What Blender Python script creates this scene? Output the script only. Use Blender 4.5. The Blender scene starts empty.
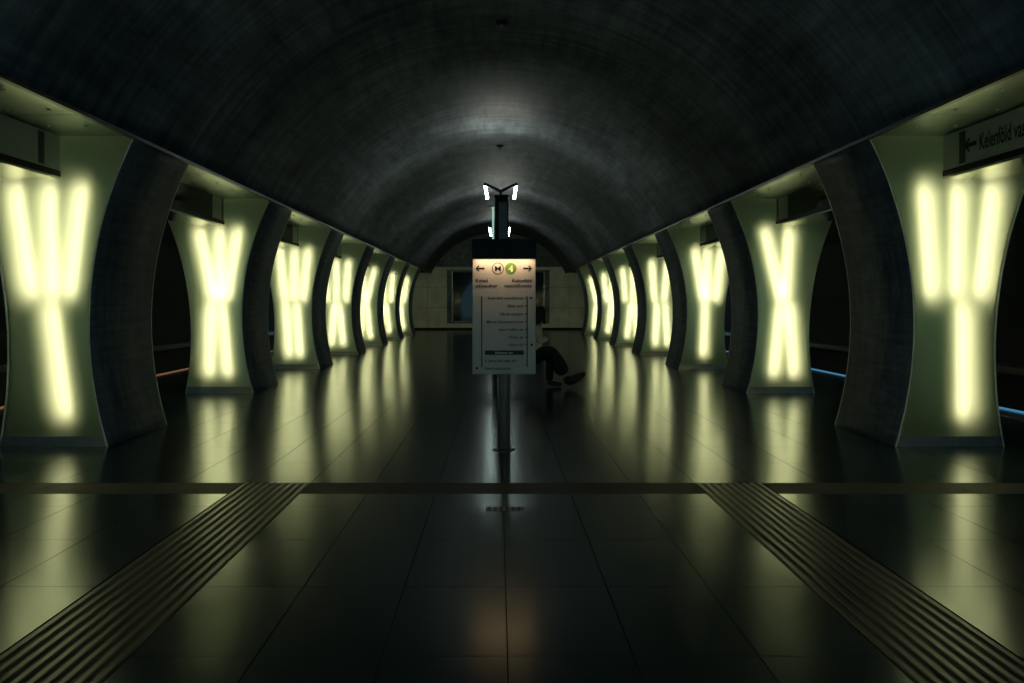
import bpy, bmesh, math, random
from mathutils import Vector, Matrix
random.seed(4)
sc = bpy.context.scene
C = sc.collection
R = math.radians

# ------------------------------------------------------------------ camera, world, exposure
F_PX = 800.0
cam_d = bpy.data.cameras.new('camera'); cam = bpy.data.objects.new('camera', cam_d); C.objects.link(cam)
cam_d.sensor_width = 36.0; cam_d.lens = 36.0 * F_PX / 1024.0
cam_d.shift_x = (512 - 497.5) / 1024.0
cam_d.shift_y = -(341.5 - 304) / 1024.0
cam_d.clip_start = 0.05; cam_d.clip_end = 200
cam.location = (-0.04, 0, 1.4); cam.rotation_euler = (R(90), 0, 0)
sc.camera = cam
w = bpy.data.worlds.new('world'); sc.world = w; w.use_nodes = True
w.node_tree.nodes['Background'].inputs[0].default_value = (0.36, 0.76, 0.92, 1)
w.node_tree.nodes['Background'].inputs[1].default_value = 0.4
vs = sc.view_settings
vs.view_transform = 'Standard'; vs.look = 'None'; vs.gamma = 1.0; vs.exposure = 0.0; vs.use_curve_mapping = False
sc.cycles.max_bounces = 8; sc.cycles.diffuse_bounces = 4; sc.cycles.glossy_bounces = 4
sc.cycles.transmission_bounces = 4
sc.cycles.use_denoising = True
sc.cycles.sample_clamp_indirect = 4.0
TUBE_L = 9.0          # radiance of the fluorescent tubes behind the frosted panes
UPLIGHT_W = 12.0       # lamp-post uplighters (watts)
SIGN_W = 2.3           # lamp strip in the sign's header

# ------------------------------------------------------------------ materials
def nm(name):
    m = bpy.data.materials.new(name); m.use_nodes = True
    nt = m.node_tree; b = nt.nodes['Principled BSDF']
    return m, nt, b
def setp(b, col=None, rough=None, metal=None, spec=None):
    if col is not None: b.inputs['Base Color'].default_value = (*col, 1)
    if rough is not None: b.inputs['Roughness'].default_value = rough
    if metal is not None: b.inputs['Metallic'].default_value = metal
    if spec is not None: b.inputs['Specular IOR Level'].default_value = spec
def noise(nt, scale, vec, detail=4, rough=.6, world=False):
    mp = nt.nodes.new('ShaderNodeMapping'); mp.inputs['Scale'].default_value = vec
    tc = nt.nodes.new('ShaderNodeNewGeometry' if world else 'ShaderNodeTexCoord'); nt.links.new(tc.outputs['Position' if world else 'Object'], mp.inputs['Vector'])
    n = nt.nodes.new('ShaderNodeTexNoise'); n.inputs['Scale'].default_value = scale
    n.inputs['Detail'].default_value = detail; n.inputs['Roughness'].default_value = rough
    nt.links.new(mp.outputs[0], n.inputs['Vector']); return n
def ramp(nt, fac, stops):
    r = nt.nodes.new('ShaderNodeValToRGB'); e = r.color_ramp.elements
    e[0].position, e[0].color = stops[0][0], (*stops[0][1], 1)
    e[1].position, e[1].color = stops[-1][0], (*stops[-1][1], 1)
    for p, c in stops[1:-1]:
        x = e.new(p); x.color = (*c, 1)
    nt.links.new(fac, r.inputs[0]); return r
def mathn(nt, op, a, b=None, v=None):
    n = nt.nodes.new('ShaderNodeMath'); n.operation = op
    nt.links.new(a, n.inputs[0])
    if b is not None: nt.links.new(b, n.inputs[1])
    if v is not None: n.inputs[1].default_value = v
    return n
def bump(nt, b, h, strength, dist=.01):
    bp = nt.nodes.new('ShaderNodeBump'); bp.inputs['Strength'].default_value = strength
    bp.inputs['Distance'].default_value = dist
    nt.links.new(h, bp.inputs['Height']); nt.links.new(bp.outputs[0], b.inputs['Normal'])
def simple(name, col, rough=.5, metal=0., spec=.5, var=.15, sc_=(1, 1, 1), nscale=6):
    m, nt, b = nm(name); setp(b, col, rough, metal, spec)
    n = noise(nt, nscale, sc_)
    lo = tuple(c * (1 - var) for c in col); hi = tuple(min(1, c * (1 + var)) for c in col)
    r = ramp(nt, n.outputs['Fac'], [(.3, lo), (.7, hi)])
    nt.links.new(r.outputs[0], b.inputs['Base Color'])
    return m
def emit(name, col, s):
    m = bpy.data.materials.new(name); m.use_nodes = True; nt = m.node_tree
    for n in list(nt.nodes): nt.nodes.remove(n)
    o = nt.nodes.new('ShaderNodeOutputMaterial'); e = nt.nodes.new('ShaderNodeEmission')
    e.inputs[0].default_value = (*col, 1); e.inputs[1].default_value = s
    nt.links.new(e.outputs[0], o.inputs[0]); return m

def concrete(name, lo, hi, s1, s2, rough, bs):
    m, nt, b = nm(name); setp(b, hi, rough, 0, .35)
    a = noise(nt, 1.0, s1, 6, .7); c = noise(nt, 1.0, s2, 6, .7); d = noise(nt, .45, (1, 1, 1), 3, .5)
    x = mathn(nt, 'MULTIPLY', a.outputs['Fac'], c.outputs['Fac'])
    x2 = mathn(nt, 'MULTIPLY', x.outputs[0], d.outputs['Fac'])
    r = ramp(nt, x2.outputs[0], [(.05, lo), (.13, tuple(p * .6 + q * .4 for p, q in zip(lo, hi))), (.25, hi)])
    nt.links.new(r.outputs[0], b.inputs['Base Color'])
    bump(nt, b, x.outputs[0], bs, .02)
    return m
M = {}
M['vault'] = concrete('vault_concrete', (.026, .042, .054), (.30, .37, .41), (5, .7, 5), (.7, 9, .7), .55, .5)
M['pillar'] = concrete('pillar_concrete', (.042, .064, .078), (.24, .29, .31), (9, 9, 1.5), (1.5, 1.5, 16), .5, .6)
M['dark_concrete'] = simple('dark_concrete', (.035, .042, .045), .8)
M['track'] = simple('track_ballast', (.02, .022, .024), .9, var=.4, nscale=20)
M['steel'] = simple('brushed_steel', (.5, .53, .52), .4, .6, sc_=(1, 1, .05), nscale=60)
M['dark_steel'] = simple('dark_steel', (.10, .11, .11), .35, 1.0)
M['black'] = simple('black_paint', (.007, .008, .009), .5, 0, .2)
M['trim'] = simple('polished_trim', (.7, .78, .68), .45, .6)
M['plinth'] = simple('plinth_steel', (.26, .27, .25), .35, 1.0)
M['backing'] = simple('white_backing', (.03, .075, .06), .7, var=.03)
M['tube'] = emit('fluorescent_tube', (1.0, .965, .56), TUBE_L)
M['lamp'] = emit('white_lamp', (.8, 1.0, .95), 28.0)
M['blue_led'] = emit('blue_led', (.12, .42, .75), .45)
M['amber_led'] = emit('amber_led', (.8, .42, .2), .22)
M['cap'] = simple('tube_cap', (.3, .3, .28), .4)

def pane_mat():
    m = bpy.data.materials.new('frosted_glass'); m.use_nodes = True; nt = m.node_tree
    for n in list(nt.nodes): nt.nodes.remove(n)
    o = nt.nodes.new('ShaderNodeOutputMaterial')
    t = nt.nodes.new('ShaderNodeBsdfTranslucent'); t.inputs[0].default_value = (.86, .90, .80, 1)
    d = nt.nodes.new('ShaderNodeBsdfDiffuse'); d.inputs[0].default_value = (.10, .16, .14, 1)
    g = nt.nodes.new('ShaderNodeBsdfGlossy'); g.inputs['Roughness'].default_value = .06
    n = noise(nt, 40, (1, 1, 1), 3)
    r = ramp(nt, n.outputs['Fac'], [(.2, (.36, .72, .48)), (.8, (.42, .78, .54))])
    nt.links.new(r.outputs[0], t.inputs[0])
    rf = nt.nodes.new('ShaderNodeBsdfRefraction'); rf.distribution = 'BECKMANN'; rf.inputs['Roughness'].default_value = 1.0; rf.inputs['IOR'].default_value = 1.68
    rf.inputs['Color'].default_value = (1, .98, .92, 1)
    m0 = nt.nodes.new('ShaderNodeMixShader'); m0.inputs[0].default_value = .94
    nt.links.new(t.outputs[0], m0.inputs[1]); 
    rw = nt.nodes.new('ShaderNodeBsdfRefraction'); rw.distribution = 'BECKMANN'; rw.inputs['Roughness'].default_value = 1.0
    rw.inputs['IOR'].default_value = 3.0; rw.inputs['Color'].default_value = (.94, .97, .70, 1)
    mw = nt.nodes.new('ShaderNodeMixShader'); mw.inputs[0].default_value = .5
    nt.links.new(rf.outputs[0], mw.inputs[1]); nt.links.new(rw.outputs[0], mw.inputs[2])
    nt.links.new(mw.outputs[0], m0.inputs[2])
    m1 = nt.nodes.new('ShaderNodeMixShader'); m1.inputs[0].default_value = .15
    nt.links.new(m0.outputs[0], m1.inputs[1]); nt.links.new(d.outputs[0], m1.inputs[2])
    fr = nt.nodes.new('ShaderNodeFresnel'); fr.inputs[0].default_value = 1.45
    m2 = nt.nodes.new('ShaderNodeMixShader')
    nt.links.new(fr.outputs[0], m2.inputs[0]); nt.links.new(m1.outputs[0], m2.inputs[1]); nt.links.new(g.outputs[0], m2.inputs[2])
    nt.links.new(m2.outputs[0], o.inputs[0]); return m
M['pane'] = pane_mat()

def stone(name, base, rough, joints=False, spec=1.0):
    m, nt, b = nm(name); setp(b, base, rough, 0, spec); b.inputs['Specular Tint'].default_value = (.80, 1.0, .88, 1)
    oi = nt.nodes.new('ShaderNodeObjectInfo')
    n1 = noise(nt, 3.0, (1, 1, 1), 6, .6, True)
    r = ramp(nt, n1.outputs['Fac'], [(.3, tuple(c * .75 for c in base)), (.7, tuple(c * 1.25 for c in base))])
    mm = nt.nodes.new('ShaderNodeMix'); mm.data_type = 'RGBA'; mm.blend_type = 'MULTIPLY'
    mm.inputs[0].default_value = 1
    rr = ramp(nt, oi.outputs['Random'], [(0, (.8, .8, .8)), (1, (1.15, 1.15, 1.15))])
    nt.links.new(r.outputs[0], mm.inputs[6]); nt.links.new(rr.outputs[0], mm.inputs[7])
    out = mm.outputs[2]
    if joints:
        tc = nt.nodes.new('ShaderNodeTexCoord'); sx = nt.nodes.new('ShaderNodeSeparateXYZ')
        nt.links.new(tc.outputs['Object'], sx.inputs[0])
        def line(o, per, off, wd):
            a = mathn(nt, 'SUBTRACT', o, v=off); p = mathn(nt, 'MODULO', a.outputs[0], v=per)
            q = mathn(nt, 'ABSOLUTE', p.outputs[0]); return mathn(nt, 'LESS_THAN', q.outputs[0], v=wd)
        l = mathn(nt, 'MAXIMUM', line(sx.outputs[0], .5, -20, .008).outputs[0], line(sx.outputs[1], .785, -20 * .785 + .762, .01).outputs[0])
        mj = nt.nodes.new('ShaderNodeMix'); mj.data_type = 'RGBA'
        nt.links.new(l.outputs[0], mj.inputs[0]); nt.links.new(out, mj.inputs[6]); mj.inputs[7].default_value = (.01, .012, .012, 1)
        out = mj.outputs[2]
    nt.links.new(out, b.inputs['Base Color'])
    rn = ramp(nt, n1.outputs['Fac'], [(.2, (rough * .95,) * 3), (.8, (rough * 1.08,) * 3)])
    nt.links.new(rn.outputs[0], b.inputs['Roughness'])
    return m
M['stone'] = stone('polished_stone', (.020, .046, .060), .18)
M['stone_far'] = stone('polished_stone_jointed', (.020, .046, .060), .18, True)
M['band'] = stone('dark_stone', (.012, .015, .017), .55, spec=.2)
M['groove'] = stone('groove_stone', (.010, .013, .014), .5, spec=.3)
M['rib'] = stone('rib_stone', (.016, .022, .023), .32, spec=.45)
M['joint'] = simple('joint_mortar', (.016, .02, .02), .8)

def soffit_mat():
    m, nt, b = nm('soffit_glass'); setp(b, (.06, .085, .07), .32, .85, .6)
    n = noise(nt, 2.5, (1, 1, 1), 3)
    r = ramp(nt, n.outputs['Fac'], [(.3, (.34, .42, .35)), (.7, (.44, .52, .43))]); nt.links.new(r.outputs[0], b.inputs['Base Color'])
    bump(nt, b, n.outputs['Fac'], .04, .02); return m
M['soffit'] = soffit_mat()
M['underside'] = simple('polished_underside', (.6, .62, .5), .18, 1.0)
M['sign_face'] = simple('sign_face_grey', (.46, .52, .46), .5, var=.05)
M['screen'] = simple('dark_screen', (.01, .012, .016), .08)
M['board'] = simple('board_white', (.50, .55, .55), .45, var=.03)
M['ink'] = simple('black_ink', (.015, .015, .015), .5)
M['ink_white'] = simple('white_ink', (.75, .75, .72), .5)
M['badge'] = simple('green_badge', (.12, .30, .03), .4)
M['cladding'] = simple('wall_cladding', (.68, .72, .64), .45, var=.2, nscale=1.5)
M['darkglass'] = simple('dark_glass', (.012, .016, .018), .04, 0, .8, var=.02)
M['glassfin'] = emit('pale_glass_lamp', (.55, 1, .82), .55)
M['wood'] = simple('bench_slab', (.05, .045, .04), .5)
M['jacket'] = simple('beige_jacket', (.78, .70, .60), .85, nscale=20)
M['trouser'] = simple('dark_trousers', (.012, .013, .018), .8)
M['shoe'] = simple('black_shoe', (.01, .01, .012), .45)
M['hair'] = simple('dark_hair', (.012, .010, .012), .5, sc_=(1, 1, .1), nscale=60)
M['skin'] = simple('skin', (.42, .28, .21), .55, var=.06)
M['eye'] = simple('eye', (.03, .025, .02), .2)

# ------------------------------------------------------------------ mesh helpers
def obj(name, bm, mat, parent=None, smooth=False, recalc=True):
    if recalc: bmesh.ops.recalc_face_normals(bm, faces=bm.faces)
    me = bpy.data.meshes.new(name); bm.to_mesh(me); bm.free()
    if smooth:
        for p in me.polygons: p.use_smooth = True
    me.materials.append(M[mat] if isinstance(mat, str) else mat)
    o = bpy.data.objects.new(name, me); C.objects.link(o)
    if parent: o.parent = parent
    return o
def inst(name, me, parent, loc=(0, 0, 0), rot=(0, 0, 0)):
    o = bpy.data.objects.new(name, me); C.objects.link(o); o.parent = parent
    o.location = loc; o.rotation_euler = rot; return o
def tag(o, label, cat, group=None):
    o['label'] = label; o['category'] = cat
    if group: o['group'] = group
    return o
def struct(o): o['kind'] = 'structure'; return o
def thing(name, label, cat, loc=(0, 0, 0), group=None, rz=0):
    o = bpy.data.objects.new(name, None); C.objects.link(o); o.location = loc; o.rotation_euler = (0, 0, rz)
    o.empty_display_size = .1
    return tag(o, label, cat, group)
def box(bm, x0, x1, y0, y1, z0, z1):
    v = [bm.verts.new((x, y, z)) for x in (x0, x1) for y in (y0, y1) for z in (z0, z1)]
    for f in ((0, 1, 3, 2), (4, 6, 7, 5), (0, 4, 5, 1), (2, 3, 7, 6), (0, 2, 6, 4), (1, 5, 7, 3)):
        bm.faces.new([v[i] for i in f])
def bxo(name, mat, parent, *a, bev=0):
    bm = bmesh.new(); box(bm, *a)
    if bev: bmesh.ops.bevel(bm, geom=bm.edges[:], offset=bev, segments=1, affect='EDGES')
    return obj(name, bm, mat, parent)
def tube(bm, pts, r, n=10, caps=True):
    pts = [Vector(p) for p in pts]; rings = []
    rs = r if isinstance(r, (list, tuple)) else [r] * len(pts)
    for i, p in enumerate(pts):
        t = (pts[min(i + 1, len(pts) - 1)] - pts[max(i - 1, 0)]).normalized()
        a = Vector((0, 0, 1)) if abs(t.z) < .9 else Vector((0, 1, 0))
        u = t.cross(a).normalized(); v = t.cross(u)
        rings.append([bm.verts.new(p + (u * math.cos(k * 2 * math.pi / n) + v * math.sin(k * 2 * math.pi / n)) * rs[i]) for k in range(n)])
    for a, b in zip(rings, rings[1:]):
        for k in range(n): bm.faces.new((a[k], a[(k + 1) % n], b[(k + 1) % n], b[k]))
    if caps: bm.faces.new(rings[0][::-1]); bm.faces.new(rings[-1])
def prism_y(bm, prof, y0, y1):
    """closed profile of (x, z) points swept along y"""
    a = [bm.verts.new((x, y0, z)) for x, z in prof]; b = [bm.verts.new((x, y1, z)) for x, z in prof]
    n = len(prof)
    for k in range(n): bm.faces.new((a[k], a[(k + 1) % n], b[(k + 1) % n], b[k]))
    bm.faces.new(a[::-1]); bm.faces.new(b)
def strip_band(bm, inner, outer, y0, y1):
    """solid between two open (x, z) polylines of equal length, swept along y; quads only"""
    n = len(inner)
    g = [[bm.verts.new((p[0], y, p[1])) for p in pl] for pl in (inner, outer) for y in (y0, y1)]
    i0, i1, o0, o1 = g
    for k in range(n - 1):
        bm.faces.new((i0[k], i0[k + 1], i1[k + 1], i1[k])); bm.faces.new((o0[k], o1[k], o1[k + 1], o0[k + 1]))
        bm.faces.new((i0[k], o0[k], o0[k + 1], i0[k + 1])); bm.faces.new((i1[k], i1[k + 1], o1[k + 1], o1[k]))
    for k in (0, n - 1): bm.faces.new((i0[k], i1[k], o1[k], o0[k]))

# ------------------------------------------------------------------ dimensions
RV, ZC = 4.05, 1.2            # the hall is a tube of this radius and axis height
ZS = 3.05                     # head of the side openings
P0, DP, PD = 7.85, 4.70, 1.43 # first pillar, pillar spacing, pillar depth
NP = 7
Y0, Y1 = -6.0, 43.0
EDGE = 6.75
def xin(z): return math.sqrt(RV * RV - (z - ZC) ** 2)
def xout(z): return 4.85 + 4.7 - math.sqrt(4.7 ** 2 - (z - .9) ** 2)

# ------------------------------------------------------------------ setting: vault, soffits, tracks, end wall
a0 = math.asin((ZS - ZC) / RV); N = 48
inner = [(RV * math.cos(a0 + (math.pi - 2 * a0) * k / N), ZC + RV * math.sin(a0 + (math.pi - 2 * a0) * k / N)) for k in range(N + 1)]
outer = [(x * 1.08, ZC + (z - ZC) * 1.08) for x, z in inner]
bm = bmesh.new(); strip_band(bm, inner, outer, Y0, Y1)
struct(obj('ceiling', bm, 'vault', None))
for o in C.objects:
    if o.name == 'ceiling':
        for p in o.data.polygons: p.use_smooth = abs(p.normal.y) < .5

TZ = -1.15
floor = struct(bxo('floor', 'joint', None, -EDGE, EDGE, Y0, Y1, -.3, -.012))

# tiles near the camera are single pieces
ROWS = [1.61, 2.395, 3.18, 3.965, 4.75, 5.535, 5.90, None, 6.26, 7.045, 7.83, 8.615, 9.40, 10.185, 10.97]
GAP = .0022
X_T = [-6.75, -6.5] + [-6 + .5 * k for k in range(25)] + [6.5, 6.75]
far_bm = bmesh.new()
tile_cache = {}
def tile_mesh(wd, ln, mat):
    key = (round(wd, 3), round(ln, 3), mat)
    if key not in tile_cache:
        b_ = bmesh.new(); box(b_, -wd / 2 + GAP, wd / 2 - GAP, -ln / 2 + GAP, ln / 2 - GAP, -.012, 0)
        bmesh.ops.recalc_face_normals(b_, faces=b_.faces)
        me = bpy.data.meshes.new('tile'); b_.to_mesh(me); b_.free(); me.materials.append(M[mat]); tile_cache[key] = me
    return tile_cache[key]
STR = (1.5, 2.03)
for j in range(len(ROWS) - 1):
    ya, yb = ROWS[j], ROWS[j + 1]
    if ya is None or yb is None: continue
    for i in range(len(X_T) - 1):
        xa, xb = X_T[i], X_T[i + 1]
        cx = (xa + xb) / 2
        if yb < 6 and 1.5 < abs(cx) < 2.0: continue
        if yb < 6 and abs(cx) > 2.0 and abs(cx) < 2.5:
            if cx > 0: xa = STR[1]
            else: xb = -STR[1]
        cx = (xa + xb) / 2
        if min(abs(xa), abs(xb)) < yb * .66 + .1 and not (yb > P0 + .3 and yb < P0 + PD and 4.2 < abs(cx) < 4.9):
            inst('tile', tile_mesh(xb - xa, yb - ya, 'stone'), floor, (cx, (ya + yb) / 2, 0))
        else:
            box(far_bm, xa + GAP, xb - GAP, ya + GAP, yb - GAP, -.012, 0)
# dark cross band, tile by tile between the two tactile strips
cuts = [-6.75, -5, -3.5, -STR[1], -STR[0], -.75, .75, STR[0], STR[1], 3.5, 5, 6.75]
for xa, xb in zip(cuts, cuts[1:]):
    if abs((xa + xb) / 2) > 1.5 and abs((xa + xb) / 2) < 2.1: continue
    inst('band_slab', tile_mesh(xb - xa, .36, 'band'), floor, ((xa + xb) / 2, 6.08, 0))
box(far_bm, -EDGE, EDGE, 10.97, Y1, -.012, 0); box(far_bm, -EDGE, EDGE, Y0, 1.61, -.012, 0)
fp = obj('far_paving', far_bm, 'stone_far', floor); fp['kind'] = 'stuff'

# tactile strips
for sgn, lab in ((-1, 'ribbed dark tactile guidance strip on the floor, on the amber-lit platform side'),
                 (1, 'ribbed dark tactile guidance strip on the floor, on the blue-lit platform side')):
    t = thing('tactile_strip', lab, 'tactile paving', (sgn * (STR[0] + STR[1]) / 2, 0, 0), 'tactile guidance strips')
    wd = STR[1] - STR[0]
    bxo('base', 'groove', t, -wd / 2 + .002, wd / 2 - .002, 1.61, 6.258, -.0119, -.004)
    nr = 9; pit = wd / nr; me = None
    for k in range(nr):
        x = -wd / 2 + (k + .5) * pit
        if me is None:
            b_ = bmesh.new(); h = pit * .27
            prism_y(b_, [(-h, -.004), (h, -.004), (h * .75, .004), (-h * .75, .004)], 1.61, 6.255)
            r_ = obj('rib', b_, 'rib', t); me = r_.data; r_.location.x = x
        else: inst('rib', me, t, (x, 0, 0))

# floor hatch with a slotted drain cover
t = thing('floor_drain', 'small dark slotted drain cover set in the floor near the sign post', 'drain', (0.01, 5.46, 0))
bxo('frame', 'dark_steel', t, -.13, .13, -.05, .05, .0005, .003)
for k in range(6): bxo('slat', 'black', t, -.115 + k * .04, -.095 + k * .04, -.04, .04, .003, .006)

# bays: soffits, trims, hanging boxes
bays = []
for k in range(-1, NP):
    yb = P0 + k * DP
    bays.append((yb - DP + PD, yb, k))
bolt_bm = bmesh.new(); bmesh.ops.create_icosphere(bolt_bm, subdivisions=1, radius=.018)
for f in bolt_bm.faces: f.smooth = True
bolt_me = bpy.data.meshes.new('bolt'); bolt_bm.to_mesh(bolt_me); bolt_bm.free(); bolt_me.materials.append(M['trim'])
soffits = {}
for sgn, side in ((-1, 'left'), (1, 'right')):
    def X(a, b): return (a, b) if sgn > 0 else (-b, -a)
    so = struct(bxo('ceiling_soffit_' + side, 'dark_concrete', None, *X(xin(ZS) + .06, 6.0), Y0, Y1, ZS + .03, ZS + .28))
    soffits[sgn] = so
    struct(bxo('trim_' + ('1' if sgn < 0 else '2'), 'dark_steel', None, *X(xin(ZS) - .012, xin(ZS) + .03), Y0, Y1, ZS - .03, ZS + .005))
    for ya, yb, k in bays:
        if k < 0: continue
        nb = 3 if k < 3 else 1; ln = (yb - ya + PD) / nb; ys = ya - PD / 2
        for j in range(nb):
            for xa, xb in ((xin(ZS) + .06, 4.42), (4.43, 5.25), (5.26, 5.99)):
                bxo('soffit_panel', 'soffit', so, *X(xa, xb), ys + j * ln + .008, ys + (j + 1) * ln - .008, ZS + .005, ZS + .03)
        if k < 3:
            for yy in [ya + .35 + .62 * q for q in range(6)]:
                for xx in (3.85, 4.2):
                    if yy < yb: inst('bolt', bolt_me, so, (sgn * xx, yy, ZS + .002))
    # track side
    px = [(6.0, ZS + .28), (6.0, 3.7), (7.4, 4.5), (9.0, 4.2), (10.1, 3.2), (10.5, 1.6), (10.4, 0), (10.3, TZ)]
    po = [(6.0, ZS + .30), (5.9, 4.0), (7.4, 4.8), (9.2, 4.5), (10.4, 3.4), (10.8, 1.7), (10.7, 0), (10.6, TZ)]
    b_ = bmesh.new(); strip_band(b_, [(sgn * x, z) for x, z in px], [(sgn * x, z) for x, z in po], Y0, Y1 + 8)
    struct(obj('wall_' + side, b_, 'dark_concrete'))
    struct(bxo('floor_track_' + side, 'track', None, *X(EDGE - .1, 10.6), Y0, Y1 + 8, TZ - .2, TZ))
    for q in (7.6, 9.05):
        b_ = bmesh.new(); prism_y(b_, [(sgn * q + a, TZ + z) for a, z in ((-.06, 0), (.06, 0), (.06, .02), (.02, .04), (.02, .11), (.035, .12), (.035, .15), (-.035, .15), (-.035, .12), (-.02, .11), (-.02, .04), (-.06, .02))], Y0, Y1 + 8)
        tag(obj('rail', b_, 'dark_steel'), 'steel running rail beside the ' + ('amber' if sgn < 0 else 'blue') + '-lit platform edge, ' + ('next to the platform' if q < 8 else 'next to the tunnel wall'), 'rail', 'running rails')
    struct(bxo('trim_' + ('3' if sgn < 0 else '4'), 'dark_steel', None, *X(10.05, 10.42), Y0, Y1 + 8, .02, .16))
    struct(bxo('floor_edge_' + side, 'stone', None, *X(EDGE - .45, EDGE + .02), Y0, Y1, -.3, .004))
    struct(bxo('wall_platform_' + side, 'dark_concrete', None, *X(EDGE - .35, EDGE - .1), Y0, Y1, TZ, -.3))
    lamp = bxo('edge_light', 'amber_led' if sgn < 0 else 'blue_led', None, *X(EDGE - .08, EDGE - .03), 2, Y1 - 1, .004, .02)
    tag(lamp, ('amber' if sgn < 0 else 'blue') + ' light strip along the platform edge', 'light strip')

# end wall with cladding panels and the wide dark window
wb = struct(bxo('wall_back', 'vault', None, -6.0, 6.0, Y1, Y1 + .3, 0, 5.4))
WX, WZ0, WZ1 = 2.47, .43, 3.15
cols = [-5.9, -4.9, -3.8, -2.75, -1.37, 0, 1.37, 2.75, 3.8, 4.9, 5.9]
for xa, xb in zip(cols, cols[1:]):
    out = abs((xa + xb) / 2) > 2.7
    for za, zb in (((.12, 1.2), (1.2, 2.3), (2.3, 3.4)) if out else ((.12, .36), (3.22, 3.4))):
        bxo('wall_panel', 'cladding', wb, xa + .008, xb - .008, Y1 - .05, Y1, za + .008, zb - .008)
struct(bxo('baseboard_back', 'black', None, -5.95, 5.95, Y1 - .08, Y1 - .001, 0, .12))
win = bpy.data.objects.new('window_1', None); C.objects.link(win); struct(win); win.location = (0, Y1, 0)
for i in range(4):
    xa = -WX + i * WX / 2
    bxo('pane', 'darkglass', win, xa + .02, xa + WX / 2 - .02, -.03, -.005, WZ0, WZ1)
for i in range(5): bxo('mullion', 'steel' if i in (0, 4) else 'dark_steel', win, -WX + i * WX / 2 - .03, -WX + i * WX / 2 + .03, -.06, -.001, WZ0, WZ1)
for z in (WZ0, WZ1): bxo('frame_rail', 'dark_steel', win, -WX - .03, WX + .03, -.06, -.001, z - .04, z + .04)
t = thing('wall_plate', 'tiny pale round plate fixed on the end wall cladding', 'sign', (3.4, Y1 - .05, 2.45))
b_ = bmesh.new(); bmesh.ops.create_cone(b_, cap_ends=True, segments=16, radius1=.1, radius2=.09, depth=.03, matrix=Matrix.Translation((0, -.015, 0)) @ Matrix.Rotation(R(90), 4, 'X'))
obj('disc', b_, 'ink_white', t); bxo('bracket', 'steel', t, -.04, .04, -.045, -.03, -.02, .02)

# ------------------------------------------------------------------ lit pillars
tb = bmesh.new(); tube(tb, [(0, 0, -.5), (0, 0, .5)], .02, 10, True)
for f in tb.faces: f.smooth = len(f.verts) == 4
tube_me = bpy.data.meshes.new('lamp_tube'); tb.to_mesh(tb and tube_me); tb.free(); tube_me.materials.append(M['tube'])
cb = bmesh.new(); box(cb, -.03, .03, -.03, .03, -.02, .02)
cap_me = bpy.data.meshes.new('tube_cap'); cb.to_mesh(cap_me); cb.free(); cap_me.materials.append(M['cap'])
ZZ = [.10 + (ZS - .10) * k / 26 for k in range(27)]
Z0 = [0.0] + ZZ
INS = .01
def mk(fn):
    b_ = bmesh.new(); fn(b_); bmesh.ops.recalc_face_normals(b_, faces=b_.faces)
    me = bpy.data.meshes.new('m'); b_.to_mesh(me); b_.free(); return me
def pm(sgn):
    """shared meshes of one side's pillar: x is measured from the hall axis, y from the pillar's front face"""
    d = {}
    def slab_in(b): strip_band(b, [(sgn * xin(z), z) for z in Z0], [(sgn * (xin(z) + .03), z) for z in Z0], .02, PD - .02)
    def slab_out(b): strip_band(b, [(sgn * xout(z), z) for z in Z0], [(sgn * (xout(z) - .03), z) for z in Z0], .02, PD - .02)
    def pane(b):
        a = [b.verts.new((sgn * (xin(z) + INS), .012, z)) for z in ZZ]; c = [b.verts.new((sgn * (xout(z) - INS), .012, z)) for z in ZZ]
        for k in range(len(ZZ) - 1): b.faces.new((a[k], a[k + 1], c[k + 1], c[k]))
    def backing(b): strip_band(b, [(sgn * (xin(z) + .035), z) for z in ZZ], [(sgn * (xout(z) - .035), z) for z in ZZ], .56, .60)
    def edge(f, s):
        def g(b): strip_band(b, [(sgn * f(z), z) for z in Z0], [(sgn * (f(z) + s * .012), z) for z in Z0], 0, .02)
        return g
    def plinth(b): prism_y(b, [(sgn * (xin(0) + .013), 0), (sgn * (xin(.1) + .013), .1), (sgn * (xout(.1) - .013), .1), (sgn * (xout(0) - .013), 0)], .004, .06)
    def joint(b): prism_y(b, [(sgn * (xin(2.33) + .013), 2.31), (sgn * (xin(2.33) + .013), 2.318), (sgn * (xout(2.52) - .013), 2.518), (sgn * (xout(2.52) - .013), 2.51)], 0.004, .012)
    for n, f, mt in (('concrete_face', slab_in, 'pillar'), ('outer_concrete_face', slab_out, 'dark_concrete'), ('glass_pane', pane, 'pane'), ('backing_plate', backing, 'backing'),
                     ('edge_trim', edge(xin, 1), 'trim'), ('outer_edge_trim', edge(xout, -1), 'trim'), ('plinth', plinth, 'plinth'), ('joint_strip', joint, 'trim')):
        me = mk(f); me.name = n; me.materials.append(M[mt]); d[n] = me
        if n == 'glass_pane' and me.polygons[0].normal.y > 0: me.flip_normals()
        if n in ('concrete_face', 'outer_concrete_face'):
            for p in me.polygons: p.use_smooth = abs(p.normal.y) < .5
    return d
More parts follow.
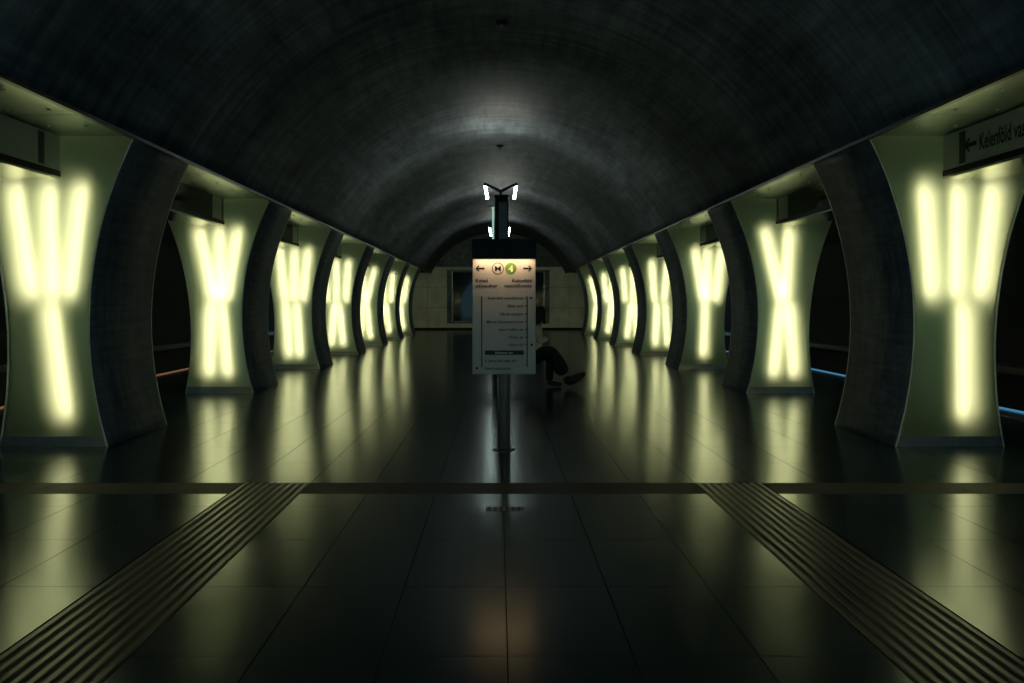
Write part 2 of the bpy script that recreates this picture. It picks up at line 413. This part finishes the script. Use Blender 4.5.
# tube layouts: (x offset at top, x offset at bottom) from the pillar's middle (4.45); + is away from the hall
UP3 = [(-.30, -.22), (.04, .03), (.39, .27)]; UP3B = [(-.33, -.2), (.0, -.02), (.34, .18)]
UP2 = [(-.30, -.05), (.09, .03)]
LO1 = [(.09, .10)]; LO2 = [(-.05, -.16), (.10, .17)]
PAT = {(1, 0): (UP3, LO1), (-1, 0): (UP3B, [(-.02, -.17)]), (-1, 1): ([(.28, .06), (-.04, -.05), (-.34, -.16)], [(.1, .12), (-.08, -.18)]),
       (1, 1): (UP2, LO2), (1, 2): ([(-.22, -.05), (.06, .04), (.36, .24)], [(.0, -.04)]), (-1, 2): ([(.3, .2), (-.02, 0), (-.32, -.2)], [(.18, .1), (-.06, -.14)]),
       (1, 3): ([(-.24, -.16), (.2, .1)], [(-.1, -.14), (.14, .2)]), (-1, 3): (UP3, LO2)}
alt = [(UP3B, LO2), (UP2, LO2), (UP3, LO2)]
meshes = {s: pm(s) for s in (-1, 1)}
ORD = ['first', 'second', 'third', 'fourth', 'fifth', 'sixth', 'seventh']
def add_tubes(root, sgn, pat, yface, d, dx=0):
    (ups, los) = pat
    for lst, zt, zb in ((ups, 2.60, 1.47), (los, 1.40, .26)):
        for a, b in lst:
            p, q = Vector((sgn * (4.45 + b + dx), yface + d * .24, zb)), Vector((sgn * (4.45 + a + dx), yface + d * .24, zt))
            v = q - p
            o = inst('lamp_tube', tube_me, root, (p + q) / 2); o.rotation_mode = 'QUATERNION'
            o.rotation_quaternion = Vector((0, 0, 1)).rotation_difference(v); o.scale = (1, 1, v.length)
for sgn in (-1, 1):
    md = meshes[sgn]
    for k in range(-2, NP):
        y = P0 + k * DP
        side = 'amber' if sgn < 0 else 'blue'
        if k < 0: lab = 'flared backlit glass pillar, %s before the sign post on the %s-lit platform side' % (ORD[-k - 1], side)
        else:
            lab = 'flared glass pillar with glowing tubes, %s in the %s-lit side row, counted towards the end wall' % (('first beside the sign post' if k == 0 else ORD[k]), side)
            lab = {0: 'flared backlit glass pillar level with the sign post, %s-lit platform side' % side,
                   NP - 1: 'flared backlit glass pillar closest to the end wall, %s-lit platform side' % side}.get(k,
                   'flared backlit glass pillar, %s from the sign post on the %s-lit platform side' % (ORD[k], side))
        root = thing('light_pillar', lab, 'pillar', (0, y, 0), 'backlit pillars along the platform')
        pat = PAT.get((sgn, k), alt[(k + (sgn > 0)) % 3])
        inst('concrete_face', md['concrete_face'], root); inst('outer_concrete_face', md['outer_concrete_face'], root)
        for face in (0, 1):
            if k < 0 and face == 0: continue
            def put(n):
                o = inst(n.replace('outer_', ''), md[n], root)
                if face: o.location.y = PD; o.scale.y = -1
                return o
            for n in ('glass_pane', 'edge_trim', 'outer_edge_trim', 'plinth', 'backing_plate'): put(n)
            add_tubes(root, sgn, pat if not face else (UP3B, [(-.25, -.25), (0, 0), (.25, .25)]) if k == NP - 1 else alt[(k + 1) % 3], PD if face else 0, -1 if face else 1, 0 if face or k < 0 else (.11, .07, .04, .02)[min(k, 3)])  # last pillars' back faces get extra tubes, added to brighten the end wall

# ------------------------------------------------------------------ text helper
def text_mesh(body, bold=0.0):
    cu = bpy.data.curves.new('t', 'FONT'); cu.body = body; cu.size = 1; cu.offset = bold; cu.resolution_u = 3
    o = bpy.data.objects.new('t', cu); C.objects.link(o)
    bpy.context.view_layer.update()
    me = bpy.data.meshes.new_from_object(o.evaluated_get(bpy.context.evaluated_depsgraph_get()))
    bpy.data.objects.remove(o); bpy.data.curves.remove(cu)
    return me
def lettering(name, body, mat, parent, mx, x, z, width=None, height=.03, align='L', bold=0.018):
    """flat lettering on the local plane (u, w): mx maps (u, w, 0) to the parent's space; height is the capital height"""
    me = text_mesh(body, bold)
    us = [v.co.x for v in me.vertices]; u0, u1 = min(us), max(us)
    s = height / .73; sx = s if width is None else width / (u1 - u0)
    off = x - (u0 * sx if align == 'L' else u1 * sx if align == 'R' else (u0 + u1) / 2 * sx)
    for v in me.vertices: v.co = mx @ Vector((v.co.x * sx + off, v.co.y * s + z - height / 2, 0))
    me.materials.clear(); me.materials.append(M[mat])
    o = bpy.data.objects.new(name, me); C.objects.link(o); o.parent = parent; return o
def flat(name, pts, mat, parent, mx, t=.001):
    b_ = bmesh.new(); a = [b_.verts.new(mx @ Vector((u, v, 0))) for u, v in pts]; c = [b_.verts.new(mx @ Vector((u, v, -t))) for u, v in pts]
    n = len(pts); b_.faces.new(a); b_.faces.new(c[::-1])
    for k in range(n): b_.faces.new((a[k], c[k], c[(k + 1) % n], a[(k + 1) % n]))
    return obj(name, b_, mat, parent)
def arrow_pts(cx, cz, L, d):
    h = L * .36; s = L * .1
    p = [(-L / 2, 0), (-L / 2 + h, h), (-L / 2 + h * 1.25, h * .72), (-L / 2 + h * .75, s), (L / 2, s), (L / 2, -s), (-L / 2 + h * .75, -s), (-L / 2 + h * 1.25, -h * .72), (-L / 2 + h, -h)]
    return [(cx + u * d, cz + v) for u, v in p]
def circ(cx, cz, r, n=24): return [(cx + r * math.cos(2 * math.pi * k / n), cz + r * math.sin(2 * math.pi * k / n)) for k in range(n)]

# ------------------------------------------------------------------ hanging boxes in the bays
for sgn in (-1, 1):
    for ya, yb, k in bays:
        if k < 0: continue
        side = 'amber' if sgn < 0 else 'blue'
        if k == 0:
            lab = 'grey direction sign box with a left arrow and lettering under the soffit' if sgn > 0 else 'blank grey sign box under the soffit, amber-lit platform side'
        else:
            lab = 'dark display box hanging under the soffit, bay before the %s %s-side pillar' % (ORD[k], side)
        t = thing('hanging_sign_box', lab, 'sign', (sgn * 4.32, yb, 2.60), 'boxes hanging under the soffits')
        L = yb - ya - .06
        def bb(name, mat, xa, xb, y0, y1, z0, z1):
            return bxo(name, mat, t, *((xa, xb) if sgn > 0 else (-xb, -xa)), y0, y1, z0, z1)
        bb('body', 'dark_steel', .006, .50, -L, -.03, .05, .445)
        bb('underside', 'underside', 0, .52, -L, -.02, .02, .05)
        bb('lower_rail', 'black', -.004, .006, -L, -.02, .045, .10)
        if k == 0:
            bb('face_plate', 'sign_face', -.002, .006, -L, -.03, .10, .44)
            bb('stripe', 'dark_steel', -.004, -.001, -.40, -.30, .12, .42)
            if sgn > 0:
                mx = Matrix(((0, 0, -1, -.004), (-1, 0, 0, 0), (0, 1, 0, 0), (0, 0, 0, 1)))
                flat('arrow', arrow_pts(.48, .27, .19, 1), 'ink', t, mx)
                lettering('lettering', 'Kelenföld vasútállomás', 'ink', t, mx,   .62, .27, 1.08, .15, 'L', .022)
        else:
            bb('screen', 'screen', -.002, .006, -L + .3, -.55, .10, .44)
            bb('end_plate', 'sign_face', -.002, .006, -.53, -.15, .10, .44)
            bb('end_plate', 'sign_face', -.002, .006, -L, -L + .28, .10, .44)

# ------------------------------------------------------------------ information sign on its post
SY = 7.67
sg = thing('information_sign', 'upright metro line sign on a steel post with a warm-lit top', 'sign', (.022, SY, 0))
b_ = bmesh.new(); tube(b_, [(0, .02, 0), (0, .02, 1.95)], .062, 24); obj('post', b_, 'steel', sg, True)
b_ = bmesh.new(); tube(b_, [(0, .02, 0), (0, .02, .006), (0, .02, .012)], [.11, .11, .095], 24); obj('foot_plate', b_, 'dark_steel', sg)
bxo('board', 'board', sg, -.3, .3, -.085, -.045, .735, 1.838, bev=.004)
bxo('back_board', 'dark_steel', sg, -.298, .298, -.045, .085, .74, 1.836)
hd = bxo('header', 'black', sg, -.3, .3, -.17, .10, 1.845, 2.01, bev=.006)
bxo('lamp_lip', 'black', hd, -.298, .298, -.168, -.16, 1.822, 1.85)  # lip extended below the header, added length blocks the lamp from floor reflections
mx = Matrix(((1, 0, 0, 0), (0, 0, 1, -.0862), (0, 1, 0, 0), (0, 0, 0, 1)))
mx = Matrix(((1, 0, 0, 0), (0, 0, -1, -.0865), (0, 1, 0, 0), (0, 0, 0, 1)))
def U(px): return (px - 199) / 530.0
def W(py): return 1.838 - (py - 70) / 525.0
flat('arrow', arrow_pts(U(78), W(123), .085, 1), 'ink', sg, mx)
flat('arrow', arrow_pts(U(318), W(123), .085, -1), 'ink', sg, mx)
bd = flat('metro_badge', circ(U(168), W(123), .056), 'ink', sg, mx)
mx2 = Matrix.Translation((0, -.0012, 0)) @ mx; mx3 = Matrix.Translation((0, -.0024, 0)) @ mx
flat('badge_disc', circ(U(168), W(123), .049), 'board', bd, mx2)
lettering('badge_letter', 'M', 'ink', bd, mx3, U(168), W(123), .056, .052, 'C', .004)
bd = flat('line_badge', circ(U(233), W(123), .054), 'badge', sg, mx)
lettering('badge_number', '4', 'ink_white', bd, mx2, U(233), W(123), .045, .062, 'C', .02)
lettering('lettering', 'Keleti', 'ink', sg, mx, U(57), W(183), .115, .032, 'L')
lettering('lettering', 'pályaudvar', 'ink', sg, mx, U(57), W(208), .21, .032, 'L')
lettering('lettering', 'Kelenföld', 'ink', sg, mx, U(338), W(183), .185, .032, 'R')
lettering('lettering', 'vasútállomás', 'ink', sg, mx, U(338), W(208), .262, .032, 'R')
for px in (87, 315): flat('route_line', [(U(px) - .005, W(614)), (U(px) + .005, W(614)), (U(px) + .005, W(262)), (U(px) - .005, W(262))], 'ink', sg, mx)
for nm_, y, x0 in (('Kelenföld vasútállomás', 270, 118), ('Bikás park', 309, 217), ('Újbuda-központ', 349, 178), ('Móricz Zsigmond körtér', 388, 112),
                   ('Szent Gellért tér', 427, 172), ('Fővám tér', 465, 222), ('Kálvin tér', 503, 222)):
    lettering('station_name', nm_, 'ink', sg, mx, U(298), W(y), (298 - x0) / 530, .026, 'R')
    flat('tick', [(U(304), W(y) - .004), (U(315), W(y) - .004), (U(315), W(y) + .004), (U(304), W(y) + .004)], 'ink', sg, mx)
bar = flat('highlight_bar', [(U(103), W(553)), (U(298), W(553)), (U(298), W(531)), (U(103), W(531))], 'ink', sg, mx)
lettering('station_name', 'Rákóczi tér', 'ink_white', bar, mx2, U(200), W(542), .17, .02, 'C')
lettering('station_name', 'II. János Pál pápa tér', 'ink', sg, mx, U(103), W(582), .30, .026, 'L')
lettering('station_name', 'Keleti pályaudvar', 'ink', sg, mx, U(103), W(620), .25, .026, 'L')
for px, y in ((335, 270), (338, 503), (62, 620)): flat('interchange_mark', circ(U(px), W(y), .012, 12), 'ink', sg, mx)
ld = bpy.data.lights.new('header_lamp', 'AREA'); ld.shape = 'RECTANGLE'; ld.size = .55; ld.size_y = .03; ld.energy = SIGN_W; ld.color = (1, .58, .30)
lo = bpy.data.objects.new('header_lamp', ld); C.objects.link(lo); lo.parent = sg; lo.location = (0, -.135, 1.842); lo.rotation_euler = (R(-12), 0, 0)

# ------------------------------------------------------------------ lamp posts with V-shaped uplighters
for i, y in enumerate((17.4, 26.8, 36.2)):
    t = thing('lamp_post', ('tall black lamp post with V-shaped arms behind the sign' if i == 0 else
              'tall black lamp post, %s behind the one with V-shaped arms in view' % ('directly', 'second')[i - 1]), 'lamp post', (.05, y, 0), 'lamp posts on the hall axis')
    bxo('column', 'black', t, -.15, .15, -.1, .1, 0, 3.72, bev=.01)
    bxo('inner_column', 'dark_steel', t, -.06, .12, -.12, -.1, .0, 3.6)
    bxo('column_cap', 'black', t, -.16, .16, -.12, .12, 3.72, 3.76)
    bxo('light_fin', 'glassfin', t, -.205, -.165, -.12, -.06, 1.6, 3.50)
    bxo('fin_holder', 'black', t, -.21, -.15, -.09, -.05, 0, 1.6)
    bxo('fin_bracket', 'steel', t, -.28, -.15, -.10, -.05, 3.50, 3.54)
    bxo('fin_bracket', 'steel', t, -.22, -.15, -.10, -.07, 1.50, 1.53)
    b_ = bmesh.new(); tube(b_, [(-.02, -.06, 3.76), (-.02, -.08, 3.86)], .035, 10); obj('neck', b_, 'black', t)
    for s in (-1, 1):
        b_ = bmesh.new(); tube(b_, [(-.02, -.08, 3.84), (-.02 + s * .17, -.08, 3.92), (-.02 + s * .36, -.08, 4.00)], [.04, .036, .034], 8)
        arm = obj('arm', b_, 'black', t)
        b_ = bmesh.new(); tube(b_, [(-.02 + s * .335, -.03, 3.97), (-.02 + s * .29, -.03, 3.68)], .03, 10)
        obj('lamp_tube', b_, 'lamp', t, True)
        bxo('lamp_clip', 'black', arm, -.02 + s * .335 - .04, -.02 + s * .335 + .04, -.06, .03, 3.97, 4.0)
    for s in (-1, 1):
        ld = bpy.data.lights.new('uplight', 'AREA'); ld.shape = 'RECTANGLE'; ld.size = .3; ld.size_y = .2; ld.energy = UPLIGHT_W * .85; ld.color = (1, .95, .82)
        lo = bpy.data.objects.new('uplight', ld); C.objects.link(lo); lo.parent = t; lo.location = (-.02 + s * .2, 0, 4.05); lo.rotation_euler = (R(180), R(-s * 48), 0)

# ceiling detectors
for y, z, lab in ((10.9, 0, 'round dark smoke detector on the vault crown above the floor tiles'), (19.4, 0, 'round dark smoke detector on the vault crown near the glowing ceiling ring')):
    t = thing('smoke_detector', lab, 'detector', (0.02, y, ZC + RV), 'detectors on the vault crown')
    b_ = bmesh.new(); tube(b_, [(0, 0, 0.01), (0, 0, -.03), (0, 0, -.05)], [.085, .085, .05], 16); obj('housing', b_, 'black', t)
    b_ = bmesh.new(); tube(b_, [(0, 0, -.05), (0, 0, -.1)], [.03, .02], 10); obj('sensor', b_, 'dark_steel', t)

# ------------------------------------------------------------------ bench and seated person
PY = 13.4
bn = thing('bench', 'low dark slab bench behind the sign, under the seated person', 'bench', (-.05, PY, 0))
bxo('seat', 'wood', bn, -.28, .60, -.22, .22, .30, .36, bev=.01)
bxo('pedestal', 'dark_steel', bn, .06, .22, -.15, .15, .02, .30)
bxo('foot', 'dark_steel', bn, .04, .24, -.18, .18, 0, .02)
def skin(name, verts, edges, mat, parent, root=0, sub=2):
    me = bpy.data.meshes.new(name); me.from_pydata([v[0] for v in verts], edges, [])
    o = bpy.data.objects.new(name, me); C.objects.link(o)
    m = o.modifiers.new('skin', 'SKIN'); m.use_smooth_shade = True
    for i, v in enumerate(verts):
        r = v[1]; me.skin_vertices[0].data[i].radius = (r, r) if not isinstance(r, tuple) else r
        me.skin_vertices[0].data[i].use_root = (i == root)
    s = o.modifiers.new('sub', 'SUBSURF'); s.levels = sub; s.render_levels = sub
    bpy.context.view_layer.update()
    res = bpy.data.meshes.new_from_object(o.evaluated_get(bpy.context.evaluated_depsgraph_get()))
    bpy.data.objects.remove(o); res.name = name
    for p in res.polygons: p.use_smooth = True
    res.materials.clear(); res.materials.append(M[mat])
    o = bpy.data.objects.new(name, res); C.objects.link(o); o.parent = parent; return o
ps = thing('person', 'person in a beige jacket and dark trousers seated on the bench, legs stretched out', 'person', (0, PY, 0))
HX = .48
# one continuous body: pelvis, spine, head, arms with hands, legs
V = [((HX, 0, .53), .13), ((HX + .05, 0, .72), .12), ((HX + .11, 0, .92), .13), ((HX + .15, 0, 1.03), .07), ((HX + .18, 0, 1.10), .052),
     ((HX + .20, 0, 1.19), .085), ((HX + .21, 0, 1.28), .092), ((HX + .20, 0, 1.36), .06)]
E = [(0, 1), (1, 2), (2, 3), (3, 4), (4, 5), (5, 6), (6, 7)]
def chain(start, pts):
    prev = start
    for p in pts: V.append(p); E.append((prev, len(V) - 1)); prev = len(V) - 1
    return prev
LEGN = [((HX + .05, -.10, .53), .09), ((.68, -.10, .60), .08), ((.85, -.09, .63), .062), ((.97, -.07, .43), .055), ((1.08, -.05, .20), .042), ((1.20, -.05, .13), .04), ((1.33, -.05, .19), .03)]
LEGF = [((HX + .05, .10, .53), .09), ((.66, .10, .53), .08), ((.84, .11, .50), .062), ((.845, .11, .28), .055), ((.83, .11, .09), .042), ((.93, .11, .05), .038), ((1.03, .11, .04), .028)]
chain(0, LEGN); chain(0, LEGF)
hands = []
for s, pts in ((-1, [((HX + .13, -.17, .98), .06), ((HX + .17, -.22, .78), .045), ((HX + .32, -.14, .84), .035), ((HX + .37, -.09, .88), .03)]),
               (1, [((HX + .13, .17, .98), .06), ((HX + .17, .21, .76), .045), ((HX + .31, .12, .80), .035), ((HX + .36, .07, .86), .03)])):
    e = chain(2, pts)
    base = Vector(pts[-1][0]); d = (base - Vector(pts[-2][0])).normalized()
    side = Vector((0, 1, 0)); up = d.cross(side).normalized()
    for q in range(4):
        f0 = base + d * .035 + side * (.022 * (q - 1.5)) ; l = (.030, .034, .032, .026)[q]
        hands.append([(tuple(base + side * (.016 * (q - 1.5))), .011), (tuple(f0), .010), (tuple(f0 + d * l - side * s * .005), .009), (tuple(f0 + d * l * 1.5 - up * .02), .008)])
    hands.append([(tuple(base - side * s * .01), .012), (tuple(base + up * .03 + d * .02), .010), (tuple(base + up * .035 + d * .05), .009)])
bd = skin('body', V, E, 'skin', ps)
# fingers are short skinned chains rooted in the palms, joined into the body mesh
bmj = bmesh.new(); bmj.from_mesh(bd.data)
for h in hands:
    o = skin('finger', h, [(k, k + 1) for k in range(len(h) - 1)], 'skin', ps, sub=1)
    bmj.from_mesh(o.data); bpy.data.objects.remove(o)
# nose and ears
for loc, sz in (((HX + .305, 0, 1.245), (.022, .014, .022)), ((HX + .19, -.088, 1.25), (.02, .01, .03)), ((HX + .19, .088, 1.25), (.02, .01, .03))):
    bmesh.ops.create_icosphere(bmj, subdivisions=2, radius=1, matrix=Matrix.Translation(loc) @ Matrix.Diagonal((*sz, 1)))
for f in bmj.faces: f.smooth = True
bmj.to_mesh(bd.data); bmj.free()
for s in (-1, 1):
    b_ = bmesh.new(); bmesh.ops.create_icosphere(b_, subdivisions=2, radius=.011, matrix=Matrix.Translation((HX + .285, s * .035, 1.275))); obj('eye', b_, 'eye', ps, True)
skin('jacket', [((HX, 0, .47), .19), ((HX + .04, 0, .60), .19), ((HX + .07, 0, .76), .185), ((HX + .11, 0, .92), .18), ((HX + .15, 0, 1.03), .085),
                ((HX + .13, -.18, .98), .08), ((HX + .18, -.23, .78), .062), ((HX + .30, -.15, .83), .048),
                ((HX + .13, .18, .98), .08), ((HX + .18, .22, .76), .062), ((HX + .29, .13, .80), .048)],
     [(0, 1), (1, 2), (2, 3), (3, 4), (3, 5), (5, 6), (6, 7), (3, 8), (8, 9), (9, 10)], 'jacket', ps)
TV = [((HX, 0, .50), .14)]
TE = []
for leg, rr in ((LEGN, (.105, .105, .10, .125, .145)), (LEGF, (.105, .1, .082, .075, .07))):
    prev = 0
    for (p, r), r2 in zip(leg[:5], rr):
        TV.append((p, r2)); TE.append((prev, len(TV) - 1)); prev = len(TV) - 1
skin('trousers', TV, TE, 'trouser', ps)
skin('shoe', [((1.07, -.05, .19), .085), ((1.15, -.05, .095), .10), ((1.28, -.05, .17), .085), ((1.43, -.05, .25), .035)], [(0, 1), (1, 2), (2, 3)], 'shoe', ps)
skin('shoe', [((.83, .11, .12), .06), ((.83, .11, .065), .062), ((.94, .11, .05), .05), ((1.05, .11, .04), .036)], [(0, 1), (1, 2), (2, 3)], 'shoe', ps)
skin('hair', [((HX + .20, 0, 1.375), .07), ((HX + .20, 0, 1.31), .115), ((HX + .165, 0, 1.20), .105), ((HX + .12, 0, 1.08), .075), ((HX + .10, 0, .98), .05),
              ((HX + .24, -.07, 1.18), .035), ((HX + .27, -.075, 1.06), .025), ((HX + .245, .07, 1.18), .03)],
     [(0, 1), (1, 2), (2, 3), (3, 4), (2, 5), (5, 6), (2, 7)], 'hair', ps)
